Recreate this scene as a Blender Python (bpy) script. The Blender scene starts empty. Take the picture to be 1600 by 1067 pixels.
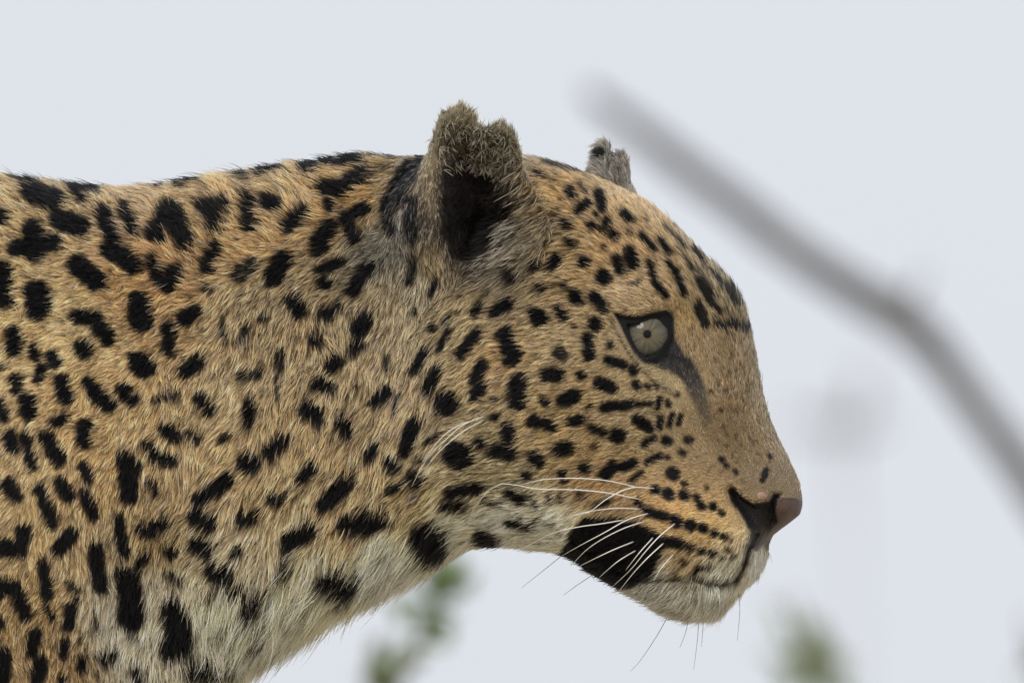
import bpy, math
import numpy as np
from mathutils import Vector, Matrix

rng = np.random.default_rng(7)
sc = bpy.context.scene
col = sc.collection

# ------------------------------------------------------------------ camera, sky, sun, exposure
K = 0.0003875            # metres per photo pixel at the leopard
DIST = 15.0              # camera to leopard
PITCH = math.radians(4.0)
HEIGHT = 2.2             # height of the picture centre above the ground
FRAME = Matrix.Translation((0, 0, HEIGHT)) @ Matrix.Rotation(PITCH, 4, 'X')   # picture axes -> world

cam_d = bpy.data.cameras.new('camera')
cam = bpy.data.objects.new('camera', cam_d)
col.objects.link(cam)
cam.matrix_world = FRAME @ Matrix.Translation((0, -DIST, 0)) @ Matrix.Rotation(math.radians(90), 4, 'X')
cam_d.sensor_width = 36.0
cam_d.lens = 36.0 * DIST / (1600 * K)
cam_d.clip_start = 0.5
cam_d.clip_end = 3000
cam_d.dof.use_dof = True
cam_d.dof.focus_distance = DIST - 0.075
cam_d.dof.aperture_fstop = 11.5
sc.camera = cam

SUN_EL, SUN_AZ = math.radians(37), math.radians(194)     # azimuth measured clockwise from +Y
world = bpy.data.worlds.new('World')
sc.world = world
world.use_nodes = True
nt = world.node_tree
nt.nodes.clear()
sky = nt.nodes.new('ShaderNodeTexSky')
sky.sky_type = 'NISHITA'
sky.sun_disc = False
sky.sun_elevation = SUN_EL
sky.sun_rotation = SUN_AZ
sky.dust_density = 4.0
mix = nt.nodes.new('ShaderNodeMix')          # an even cloud layer over the clear sky
mix.data_type = 'RGBA'
mix.inputs['Factor'].default_value = 0.93
SKY = (5.80, 6.02, 6.46)
mix.inputs['B'].default_value = (*SKY, 1)
bg = nt.nodes.new('ShaderNodeBackground')
bg.inputs['Strength'].default_value = 0.1
outw = nt.nodes.new('ShaderNodeOutputWorld')
nt.links.new(sky.outputs[0], mix.inputs['A'])
nt.links.new(mix.outputs['Result'], bg.inputs['Color'])
nt.links.new(bg.outputs[0], outw.inputs[0])

sun_d = bpy.data.lights.new('sun', 'SUN')
sun_d.energy = 1.5
sun_d.angle = math.radians(24)
sun_d.color = (1.0, 0.965, 0.91)
sun = bpy.data.objects.new('sun', sun_d)
col.objects.link(sun)
sdir = Vector((math.sin(SUN_AZ) * math.cos(SUN_EL), math.cos(SUN_AZ) * math.cos(SUN_EL), math.sin(SUN_EL)))
sun.rotation_euler = sdir.to_track_quat('Z', 'Y').to_euler()
sun.location = (0, 0, 20)

sc.view_settings.view_transform = 'Standard'
sc.view_settings.look = 'None'
sc.view_settings.exposure = 0.4
sc.view_settings.gamma = 1.0
sc.view_settings.use_curve_mapping = False
sc.cycles.max_bounces = 7
sc.cycles.transmission_bounces = 6
sc.cycles.transparent_max_bounces = 16
sc.cycles.use_denoising = True
LIGHT = 0.57             # how bright a white surface of the leopard comes out in this light


# ------------------------------------------------------------------ helpers
def tag(o, label=None, cat=None, group=None, kind=None):
    if label: o['label'] = label
    if cat: o['category'] = cat
    if group: o['group'] = group
    if kind: o['kind'] = kind
    return o


def link(name, data, parent=None, mat=None):
    o = bpy.data.objects.new(name, data)
    col.objects.link(o)
    o.parent = parent
    if mat is not None and data is not None:
        data.materials.append(mat)
    return o


def mesh_np(name, v, faces):
    me = bpy.data.meshes.new(name)
    me.from_pydata([tuple(p) for p in v], [], faces)
    me.update()
    return me


def smooth(me):
    me.polygons.foreach_set('use_smooth', np.ones(len(me.polygons), bool))
    return me


def to_lin(c):
    c = np.asarray(c, float) / 255.0
    return np.where(c <= 0.04045, c / 12.92, ((c + 0.055) / 1.055) ** 2.4)


def simple_mat(name, color, rough=0.7, var=0.25, scale=40.0, bump=0.0, spec=0.3):
    m = bpy.data.materials.new(name)
    m.use_nodes = True
    t = m.node_tree
    b = t.nodes['Principled BSDF']
    b.inputs['Roughness'].default_value = rough
    b.inputs['Specular IOR Level'].default_value = spec
    n = t.nodes.new('ShaderNodeTexNoise')
    n.inputs['Scale'].default_value = scale
    n.inputs['Detail'].default_value = 6
    tc = t.nodes.new('ShaderNodeTexCoord')
    t.links.new(tc.outputs['Object'], n.inputs['Vector'])
    r = t.nodes.new('ShaderNodeValToRGB')
    c = np.array(color)
    r.color_ramp.elements[0].position = 0.3
    r.color_ramp.elements[1].position = 0.7
    r.color_ramp.elements[0].color = (*(c * (1 - var)), 1)
    r.color_ramp.elements[1].color = (*(c * (1 + var)), 1)
    t.links.new(n.outputs['Fac'], r.inputs['Fac'])
    t.links.new(r.outputs['Color'], b.inputs['Base Color'])
    if bump > 0:
        bp = t.nodes.new('ShaderNodeBump')
        bp.inputs['Strength'].default_value = bump
        bp.inputs['Distance'].default_value = 0.02
        t.links.new(n.outputs['Fac'], bp.inputs['Height'])
        t.links.new(bp.outputs['Normal'], b.inputs['Normal'])
    return m


def vnoise(p, seed=0):
    """smooth value noise of points p (n,3), range -1..1"""
    r = np.random.default_rng(seed)
    tab = r.uniform(-1, 1, 4096)
    i = np.floor(p).astype(np.int64)
    f = p - i
    f = f * f * (3 - 2 * f)
    res = np.zeros(len(p))
    for dx in (0, 1):
        for dy in (0, 1):
            for dz in (0, 1):
                h = ((i[:, 0] + dx) * 73856093 ^ (i[:, 1] + dy) * 19349663 ^ (i[:, 2] + dz) * 83492791) & 4095
                w = (f[:, 0] if dx else 1 - f[:, 0]) * (f[:, 1] if dy else 1 - f[:, 1]) * (f[:, 2] if dz else 1 - f[:, 2])
                res += w * tab[h]
    return res


def in_poly(x, y, poly):
    ins = np.zeros(x.shape, bool)
    n = len(poly)
    for i in range(n):
        x1, y1 = poly[i]
        x2, y2 = poly[(i + 1) % n]
        if y1 == y2:
            continue
        c = ((y1 > y) != (y2 > y)) & (x < (x2 - x1) * (y - y1) / (y2 - y1) + x1)
        ins ^= c
    return ins


def seg_dist(x, y, x1, y1, x2, y2):
    dx, dy = x2 - x1, y2 - y1
    L = dx * dx + dy * dy
    t = np.clip(((x - x1) * dx + (y - y1) * dy) / L, 0, 1) if L > 1e-9 else 0.0
    return np.hypot(x - x1 - t * dx, y - y1 - t * dy)


def line_dist(x, y, pts, closed=False):
    d = np.full(x.shape, 1e9)
    n = len(pts)
    for i in range(n if closed else n - 1):
        a, b = pts[i], pts[(i + 1) % n]
        d = np.minimum(d, seg_dist(x, y, a[0], a[1], b[0], b[1]))
    return d


def poly_sd(x, y, poly):
    """signed distance, negative inside"""
    d = line_dist(x, y, poly, True)
    return np.where(in_poly(x, y, poly), -d, d)


def sstep(a, b, x):
    t = np.clip((x - a) / (b - a), 0, 1)
    return t * t * (3 - 2 * t)


def catmull(P, n):
    """resample control rows P (m,k) with centripetal-ish cubic to n rows"""
    P = np.asarray(P, float)
    m = len(P)
    t = np.linspace(0, m - 1, n)
    i = np.clip(np.floor(t).astype(int), 0, m - 2)
    f = (t - i)[:, None]
    p0 = P[np.clip(i - 1, 0, m - 1)]
    p1 = P[i]
    p2 = P[i + 1]
    p3 = P[np.clip(i + 2, 0, m - 1)]
    return 0.5 * (2 * p1 + (p2 - p0) * f + (2 * p0 - 5 * p1 + 4 * p2 - p3) * f ** 2 + (3 * p1 - p0 - 3 * p2 + p3) * f ** 3)


# picture pixels <-> leopard coordinates (x right, y away from the camera, z up)
def to_px(p):
    s = DIST / (DIST + p[:, 1])
    return 800 + p[:, 0] / K * s, 533.5 - p[:, 2] / K * s


def from_px(x, y, depth=0.0):
    s = (DIST + depth) / DIST
    return np.stack([(np.asarray(x) - 800) * K * s, np.broadcast_to(depth, np.shape(x)).astype(float), (533.5 - np.asarray(y)) * K * s], -1)


# ------------------------------------------------------------------ ground
MOUND_TOP = HEIGHT - 0.56
def ground_z(x, y):
    d = np.hypot((x + 0.5) / 1.9, (y - 0.2) / 1.3)
    top = MOUND_TOP * (1 - sstep(0.75, 2.6, d))
    n = vnoise(np.stack([x * 0.9, y * 0.9, 0 * x], -1), 3) * 0.10 + vnoise(np.stack([x * 3.1, y * 3.1, 0 * x], -1), 4) * 0.03
    far = vnoise(np.stack([x * 0.02, y * 0.02, 0 * x], -1), 5) * 0.35
    return top + n * sstep(0.8, 1.6, d) + far * sstep(6, 30, d) - 0.12 * sstep(3, 8, d)


ga = np.linspace(0, 2 * np.pi, 161)[:-1]
gr = np.concatenate([np.linspace(0.15, 6, 60), 6 * 1.09 ** np.arange(1, 70)])
gx = (gr[:, None] * np.cos(ga)[None]).ravel() - 0.5
gy = (gr[:, None] * np.sin(ga)[None]).ravel()
gv = np.stack([gx, gy, ground_z(gx, gy)], -1)
gv = np.vstack([gv, [[-0.5, 0, ground_z(np.array([-0.5]), np.array([0.0]))[0]]]])
na = len(ga)
gf = []
for i in range(len(gr) - 1):
    for j in range(na):
        gf.append((i * na + j, (i + 1) * na + j, (i + 1) * na + (j + 1) % na, i * na + (j + 1) % na))
for j in range(na):
    gf.append((len(gv) - 1, j, (j + 1) % na))
m_ground = simple_mat('dry_earth', (0.42, 0.35, 0.25), 0.95, 0.3, 3.0, 0.6, 0.1)
tag(link('ground', smooth(mesh_np('ground', gv, gf)), None, m_ground), kind='structure')

# ------------------------------------------------------------------ leopard: shape of the body
leo = bpy.data.objects.new('leopard', None)
col.objects.link(leo)
leo.matrix_world = FRAME
leo.empty_display_size = 0.1
tag(leo, 'leopard in profile with black rosettes on golden fur and a tattered ear', 'leopard')

# sections: top x,y / bottom x,y (pixels), half width (mm), roundness
SEC = [
    (-2880, 560, -2880, 760, 20, .9), (-2800, 420, -2830, 900, 78, .85), (-2600, 340, -2600, 1040, 112, .8), (-2200, 300, -2200, 1110, 122, .8),
    (-1700, 320, -1700, 1130, 126, .8), (-1200, 320, -1200, 1190, 126, .8), (-800, 280, -760, 1260, 124, .8),
    (-500, 272, -400, 1310, 120, .8), (-250, 268, -120, 1340, 117, .8), (-90, 268, 60, 1310, 115, .8), (20, 272, 175, 1235, 110, .8),
    (130, 285, 290, 1130, 104, .8), (230, 286, 400, 1034, 97, .8), (330, 272, 500, 969, 91, .8), (430, 257, 590, 926, 87, .8),
    (530, 243, 660, 896, 84, .78), (620, 236, 720, 866, 84, .75), (700, 231, 770, 858, 85, .72), (780, 233, 830, 860, 84, .7),
    (860, 249, 885, 870, 80, .68), (930, 275, 930, 897, 74, .66), (1000, 310, 975, 922, 66, .66), (1060, 364, 1010, 939, 59, .66),
    (1110, 415, 1045, 957, 53, .68), (1150, 466, 1085, 964, 49, .7), (1170, 535, 1118, 957, 46, .7), (1187, 618, 1136, 940, 43, .7),
    (1206, 668, 1155, 922, 39, .72), (1226, 708, 1177, 898, 34, .75), (1241, 738, 1185, 872, 28, .78), (1249, 763, 1198, 845, 22, .8),
    (1252, 783, 1226, 822, 14, .85), (1250, 797, 1245, 808, 5, .9)]
cnt = [2] * 0
rows = []
S = np.array(SEC, float)
for i in range(len(S) - 1):
    L = max(np.hypot(*(S[i + 1, :2] - S[i, :2])), np.hypot(*(S[i + 1, 2:4] - S[i, 2:4])))
    xm = 0.5 * (S[i, 0] + S[i + 1, 0])
    step = 16 if xm < -300 else (7 if xm < 150 else (3.6 if xm < 800 else 1.8))
    rows.append(max(3, int(L / step)))
tt = np.concatenate([np.linspace(i, i + 1, r, endpoint=False) for i, r in enumerate(rows)] + [[len(S) - 1]])
ii = np.clip(np.floor(tt).astype(int), 0, len(S) - 2)
ff = (tt - ii)[:, None]
P0, P1, P2, P3 = S[np.clip(ii - 1, 0, None)], S[ii], S[ii + 1], S[np.clip(ii + 2, None, len(S) - 1)]
R = 0.5 * (2 * P1 + (P2 - P0) * ff + (2 * P0 - 5 * P1 + 4 * P2 - P3) * ff ** 2 + (3 * P1 - P0 - 3 * P2 + P3) * ff ** 3)
NT, NH = len(R), 250
TH = np.linspace(0, np.pi, NH + 1)                     # 0 at the belly line, pi at the back line
v = (1 - np.cos(TH)) / 2
MX = R[:, 2:3] + (R[:, 0:1] - R[:, 2:3]) * v[None]     # pixel position in the mid plane
MY = R[:, 3:4] + (R[:, 1:2] - R[:, 3:4]) * v[None]
sn = np.clip(np.sin(TH), 0, 1)[None]
HW = R[:, 4:5] * sn ** R[:, 5:6]                       # half width in mm

EYE_OPEN = [(979, 505), (990, 506), (1005, 504), (1020, 505), (1032, 508), (1036, 521), (1033, 537), (1023, 551), (1009, 557), (997, 549), (987, 530)]
NOSTRIL = [(1135, 767), (1140, 759), (1149, 761), (1162, 776), (1179, 786), (1201, 783), (1207, 770), (1222, 771), (1213, 781), (1211, 800), (1214, 815), (1204, 826), (1194, 846), (1182, 860), (1172, 856), (1173, 834), (1156, 805), (1142, 788)]
MOUTH = [(1178, 836), (1170, 856), (1167, 872), (1160, 893), (1148, 908), (1128, 912), (1105, 908), (1090, 904), (1086, 894), (1094, 885)]
MOUTH2 = [(1092, 904), (1070, 903), (1040, 905), (1005, 907), (965, 893), (925, 868), (895, 845)]
LID_LINE = [(955, 492), (964, 508), (977, 532), (990, 554), (1005, 571), (1027, 592), (1057, 613)]

# lateral swellings and hollows (px x, y, radius x, radius y, mm)
BUMPS = [(880, 570, 120, 90, 5), (760, 690, 120, 110, 6), (600, 560, 60, 170, -6), (90, 760, 170, 260, 16), (-200, 600, 200, 300, 6),
         (235, 950, 70, 110, -15), (420, 740, 120, 160, 4), (1000, 462, 55, 22, 6.5), (1085, 560, 42, 70, -7), (1010, 528, 60, 50, -2.5),
         (1080, 822, 80, 62, 8), (1010, 700, 60, 60, -4), (960, 640, 70, 50, 2), (1150, 690, 45, 50, -4.5), (1065, 936, 50, 24, 4),
         (940, 860, 60, 40, -5), (1225, 795, 20, 22, 4), (1185, 750, 26, 24, 2.5), (1192, 775, 9, 8, 3.0), (1150, 860, 25, 30, 2),
         (745, 335, 45, 70, -26), (800, 800, 70, 50, -3), (1140, 520, 40, 60, 2), (1100, 440, 50, 40, 2.5), (650, 430, 70, 70, 3)]
YAW = math.radians(10.0)                               # the head turns towards the camera
def yaw_at(px):
    return YAW * sstep(560, 900, px)
CX = 0.5 * (R[:, 0] + R[:, 2])[:, None]
AN = yaw_at(CX)
MX0, MX = MX, MX - HW * 0.001 * np.sin(AN) / K         # where the near flank comes to lie
D = np.zeros_like(MX)
for bx, by, rx, ry, a in BUMPS:
    D += a * np.exp(-((MX - bx) / rx) ** 2 - ((MY - by) / ry) ** 2)
q = np.stack([MX.ravel() / 55, MY.ravel() / 55, 0 * MX.ravel()], -1)
D += (vnoise(q, 11) * 1.6 * (MX.ravel() < 1000)).reshape(MX.shape)
D *= sn ** 0.4
hm = (MX > 850) & (MX < 1300)
hx, hy = MX[hm], MY[hm]
dd = D[hm]
e = poly_sd(hx, hy, EYE_OPEN)
dd += -13 * sstep(1.0, -3.0, e) + 1.6 * np.exp(-((e - 4) / 5.0) ** 2)
upper = np.exp(-(((hx - 1003) / 46) ** 2)) * np.exp(-((hy - 482) / 9.0) ** 2)
dd += 4.5 * upper
ld = line_dist(hx, hy, LID_LINE)
dd += .8 * np.exp(-(ld / 5.0) ** 2)
dd += -9.5 * sstep(5.0, -11.0, poly_sd(hx, hy, NOSTRIL)) * (1 - np.exp(-((hx - 1191) / 11) ** 2 - ((hy - 774) / 9) ** 2))
dd += -4.5 * np.exp(-(line_dist(hx, hy, MOUTH) / 4.0) ** 2) - 3.0 * np.exp(-(line_dist(hx, hy, MOUTH2) / 5.0) ** 2)
dd += 1.6 * np.exp(-((line_dist(hx, hy, MOUTH) - 12) / 9.0) ** 2)
D[hm] = dd
HW = np.maximum(HW + D * np.minimum(1, HW / 6.0), 0)

MX = MX0
def centre_y(px):
    xs = np.linspace(500, 1300, 801)
    cy = np.concatenate([[0], np.cumsum(-np.tan(yaw_at(0.5 * (xs[1:] + xs[:-1]))) * K * np.diff(xs))])
    return np.interp(px, xs, cy)
CY = centre_y(MX)
inset = np.interp(MX, [-300, 400, 700, 900, 1050, 1300], [4.0, 5.0, 4.0, 2.5, 1.2, 0.2]) / 1000.0   # the skin lies under the fur
def body_pts(side):
    w = HW * 0.001
    w = np.maximum(w - inset, 0.15 * w)
    x = (MX - 800) * K + side * w * np.sin(AN)
    y = CY + side * w * np.cos(AN)
    zc = (0.5 * (R[:, 1] + R[:, 3]))[:, None]
    half = np.maximum(np.abs(R[:, 3] - R[:, 1])[:, None] * 0.5 * K, 1e-4)
    z = (533.5 - (zc + (MY - zc) * (1 - np.minimum(inset / half, .5)))) * K
    s = (DIST + y) / DIST
    return np.stack([x * s, y, z * s], -1)
near, far = body_pts(-1), body_pts(1)
ring = np.concatenate([near, far[:, -2:0:-1]], 1)      # belly -> back on the near side, and down the far side
NR = ring.shape[1]
V = ring.reshape(-1, 3)
idx = np.arange(NT * NR).reshape(NT, NR)
a, b = idx[:-1], idx[1:]
Q = np.stack([a, np.roll(a, -1, 1), np.roll(b, -1, 1), b], -1).reshape(-1, 4)
c0, c1 = ring[0].mean(0), ring[-1].mean(0)
V = np.vstack([V, [c0], [c1]])
F = Q.tolist()
for j in range(NR):
    F.append((NT * NR, idx[0, (j + 1) % NR], idx[0, j]))
    F.append((NT * NR + 1, idx[-1, j], idx[-1, (j + 1) % NR]))
body_me = mesh_np('body', V, F)


def fix_normals(me):
    import bmesh
    bm = bmesh.new()
    bm.from_mesh(me)
    bmesh.ops.recalc_face_normals(bm, faces=bm.faces)
    bm.to_mesh(me)
    bm.free()


def rings_mesh(name, rs):
    """closed tube from equal rings (list of (n,3)); both ends capped by a fan"""
    n = len(rs[0])
    v = np.vstack(list(rs) + [rs[0].mean(0)[None], rs[-1].mean(0)[None]])
    f = []
    for i in range(len(rs) - 1):
        for j in range(n):
            k = (j + 1) % n
            f.append((i * n + j, i * n + k, (i + 1) * n + k, (i + 1) * n + j))
    m = len(rs)
    for j in range(n):
        k = (j + 1) % n
        f.append((m * n, k, j))
        f.append((m * n + 1, (m - 1) * n + j, (m - 1) * n + k))
    return mesh_np(name, v, f)


# ears: base ring in the head -> back of the pinna -> rim -> inside -> pit
RIM = [(694, 446), (680, 405), (674, 355), (670, 300), (673, 250), (681, 208), (700, 176), (718, 166), (736, 172), (746, 192), (759, 203), (784, 195), (800, 209), (810, 238), (820, 272), (836, 302), (852, 332), (852, 372), (832, 402), (795, 428), (752, 448), (718, 454)]
RIM_Y = [-80, -92, -100, -104, -104, -100, -96, -94, -93, -93, -93, -92, -90, -87, -84, -81, -79, -79, -80, -80, -78, -77]
rim = catmull(np.array([(x, y, d) for (x, y), d in zip(RIM, RIM_Y)] + [(RIM[0][0], RIM[0][1], RIM_Y[0])]), 111)[:-1]
jr = np.random.default_rng(9)
rim[:, :2] += np.stack([np.convolve(jr.normal(0, 5.5, 114), np.ones(5) / 5, 'valid') for _ in range(2)], -1)
def ear_rings(rim):
    cx, cy = 742, 330
    ang = np.arctan2(rim[:, 1] - 345, rim[:, 0] - 715)
    base = np.stack([705 + 92 * np.cos(ang), 352 + 112 * np.sin(ang), np.full(len(rim), -48.0)], -1)
    base[:, 1] = np.maximum(base[:, 1], 262)
    out = []
    for f in (0, .3, .6, .85):
        r = base * (1 - f) + rim * f
        bulge = math.sin(math.pi * f) * 26 * np.clip(-np.cos(ang), 0, 1)
        r[:, 0] -= bulge * 1.4
        r[:, 2] += 6 * math.sin(math.pi * f) - 3
        out.append(r)
    lip = rim.copy(); lip[:, 2] -= 1.5
    out.append(rim + (rim - [cx, cy, 0]) * [0.012, 0.012, 0]); out.append(lip)
    for f, d in ((.10, 1.0), (.24, 7), (.45, 17), (.7, 26), (.92, 31)):
        r = rim.copy()
        r[:, :2] = rim[:, :2] * (1 - f) + np.array([745, 335]) * f
        r[:, 2] = rim[:, 2] * (1 - f * .5) + -90 * f * .5 + d
        out.append(r)
    return out
def ear3d(r):
    return from_px(r[:, 0], r[:, 1], r[:, 2] * 0.001)
near_ear = rings_mesh('ear_near', [ear3d(r) for r in ear_rings(rim)])
def far_map(r):
    q = r.copy()
    q[:, 0] = 955 + (r[:, 0] - 745) * 0.42
    q[:, 1] = 222 + (r[:, 1] - 168) * 0.62
    q[:, 2] = -r[:, 2] * 0.72 - 26
    return ear3d(q)
far_ear = rings_mesh('ear_far', [far_map(r) for r in ear_rings(rim)])


def limb(name, ctrl, n=40, m=28):
    """ctrl rows: x px, z px, depth mm, rx mm, ry mm"""
    c = catmull(ctrl, n)
    an = np.linspace(0, 2 * np.pi, m + 1)[:-1]
    rs = []
    for i in range(n):
        t = c[min(i + 1, n - 1), :2] - c[max(i - 1, 0), :2]
        t = t / np.linalg.norm(t)
        nx, nz = -t[1], t[0]
        x = (c[i, 0] - 800) * K + np.cos(an) * c[i, 3] * .001 * nx
        z = (533.5 - c[i, 1]) * K - np.cos(an) * c[i, 3] * .001 * nz
        y = c[i, 2] * .001 + np.sin(an) * c[i, 4] * .001
        rs.append(np.stack([x, y, z], -1))
    return rings_mesh(name, rs)


limbs = []
for s, dx in ((-1, 0), (1, 130)):
    limbs.append(limb('fore', [(10 + dx, 1140, 60 * s, 60, 26), (10 + dx, 1210, 70 * s, 66, 34), (10 + dx, 1330, 74 * s, 54, 38), (30 + dx, 1560, 70 * s, 38, 32), (20 + dx, 1780, 70 * s, 32, 30), (30 + dx, 1890, 70 * s, 34, 34), (80 + dx, 1945, 70 * s, 26, 42), (170 + dx, 1960, 70 * s, 14, 34)]))
    limbs.append(limb('hind', [(-2500 + dx, 800, 78 * s, 120, 34), (-2450 + dx, 1000, 86 * s, 115, 44), (-2400 + dx, 1200, 82 * s, 80, 42), (-2480 + dx, 1420, 76 * s, 44, 34), (-2600 + dx, 1600, 76 * s, 30, 27), (-2580 + dx, 1780, 76 * s, 27, 27), (-2560 + dx, 1890, 76 * s, 32, 32), (-2500 + dx, 1945, 76 * s, 26, 42), (-2410 + dx, 1960, 76 * s, 14, 34)]))
limbs.append(limb('tail', [(-2780, 520, 0, 34, 30), (-2950, 640, 0, 30, 28), (-3150, 900, -15, 27, 26), (-3260, 1250, -30, 25, 25), (-3380, 1560, -30, 24, 24), (-3620, 1700, -10, 23, 23), (-3820, 1620, 10, 20, 20), (-3880, 1520, 15, 9, 9)], 60))

for me in [body_me, near_ear, far_ear] + limbs:
    fix_normals(me)
body = link('body', body_me, leo)
tmp = []
for me in [near_ear, far_ear] + limbs:
    o = link('tmp', me, leo)
    tmp.append(o)
    md = body.modifiers.new('u', 'BOOLEAN')
    md.operation = 'UNION'
    md.solver = 'MANIFOLD'
    md.object = o
dg = bpy.context.evaluated_depsgraph_get()
dg.update()
me = bpy.data.meshes.new_from_object(body.evaluated_get(dg))
body.modifiers.clear()
for o in tmp:
    bpy.data.objects.remove(o)
body.data = me
me.name = 'body'
smooth(me)
me.materials.clear()
NV = len(me.vertices)
BV = np.empty(NV * 3); me.vertices.foreach_get('co', BV); BV = BV.reshape(-1, 3)
BN = np.empty(NV * 3); me.vertices.foreach_get('normal', BN); BN = BN.reshape(-1, 3)
me.calc_loop_triangles()
BT = np.empty(len(me.loop_triangles) * 3, np.int32); me.loop_triangles.foreach_get('vertices', BT); BT = BT.reshape(-1, 3)
print('body verts', NV, 'tris', len(BT))

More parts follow.
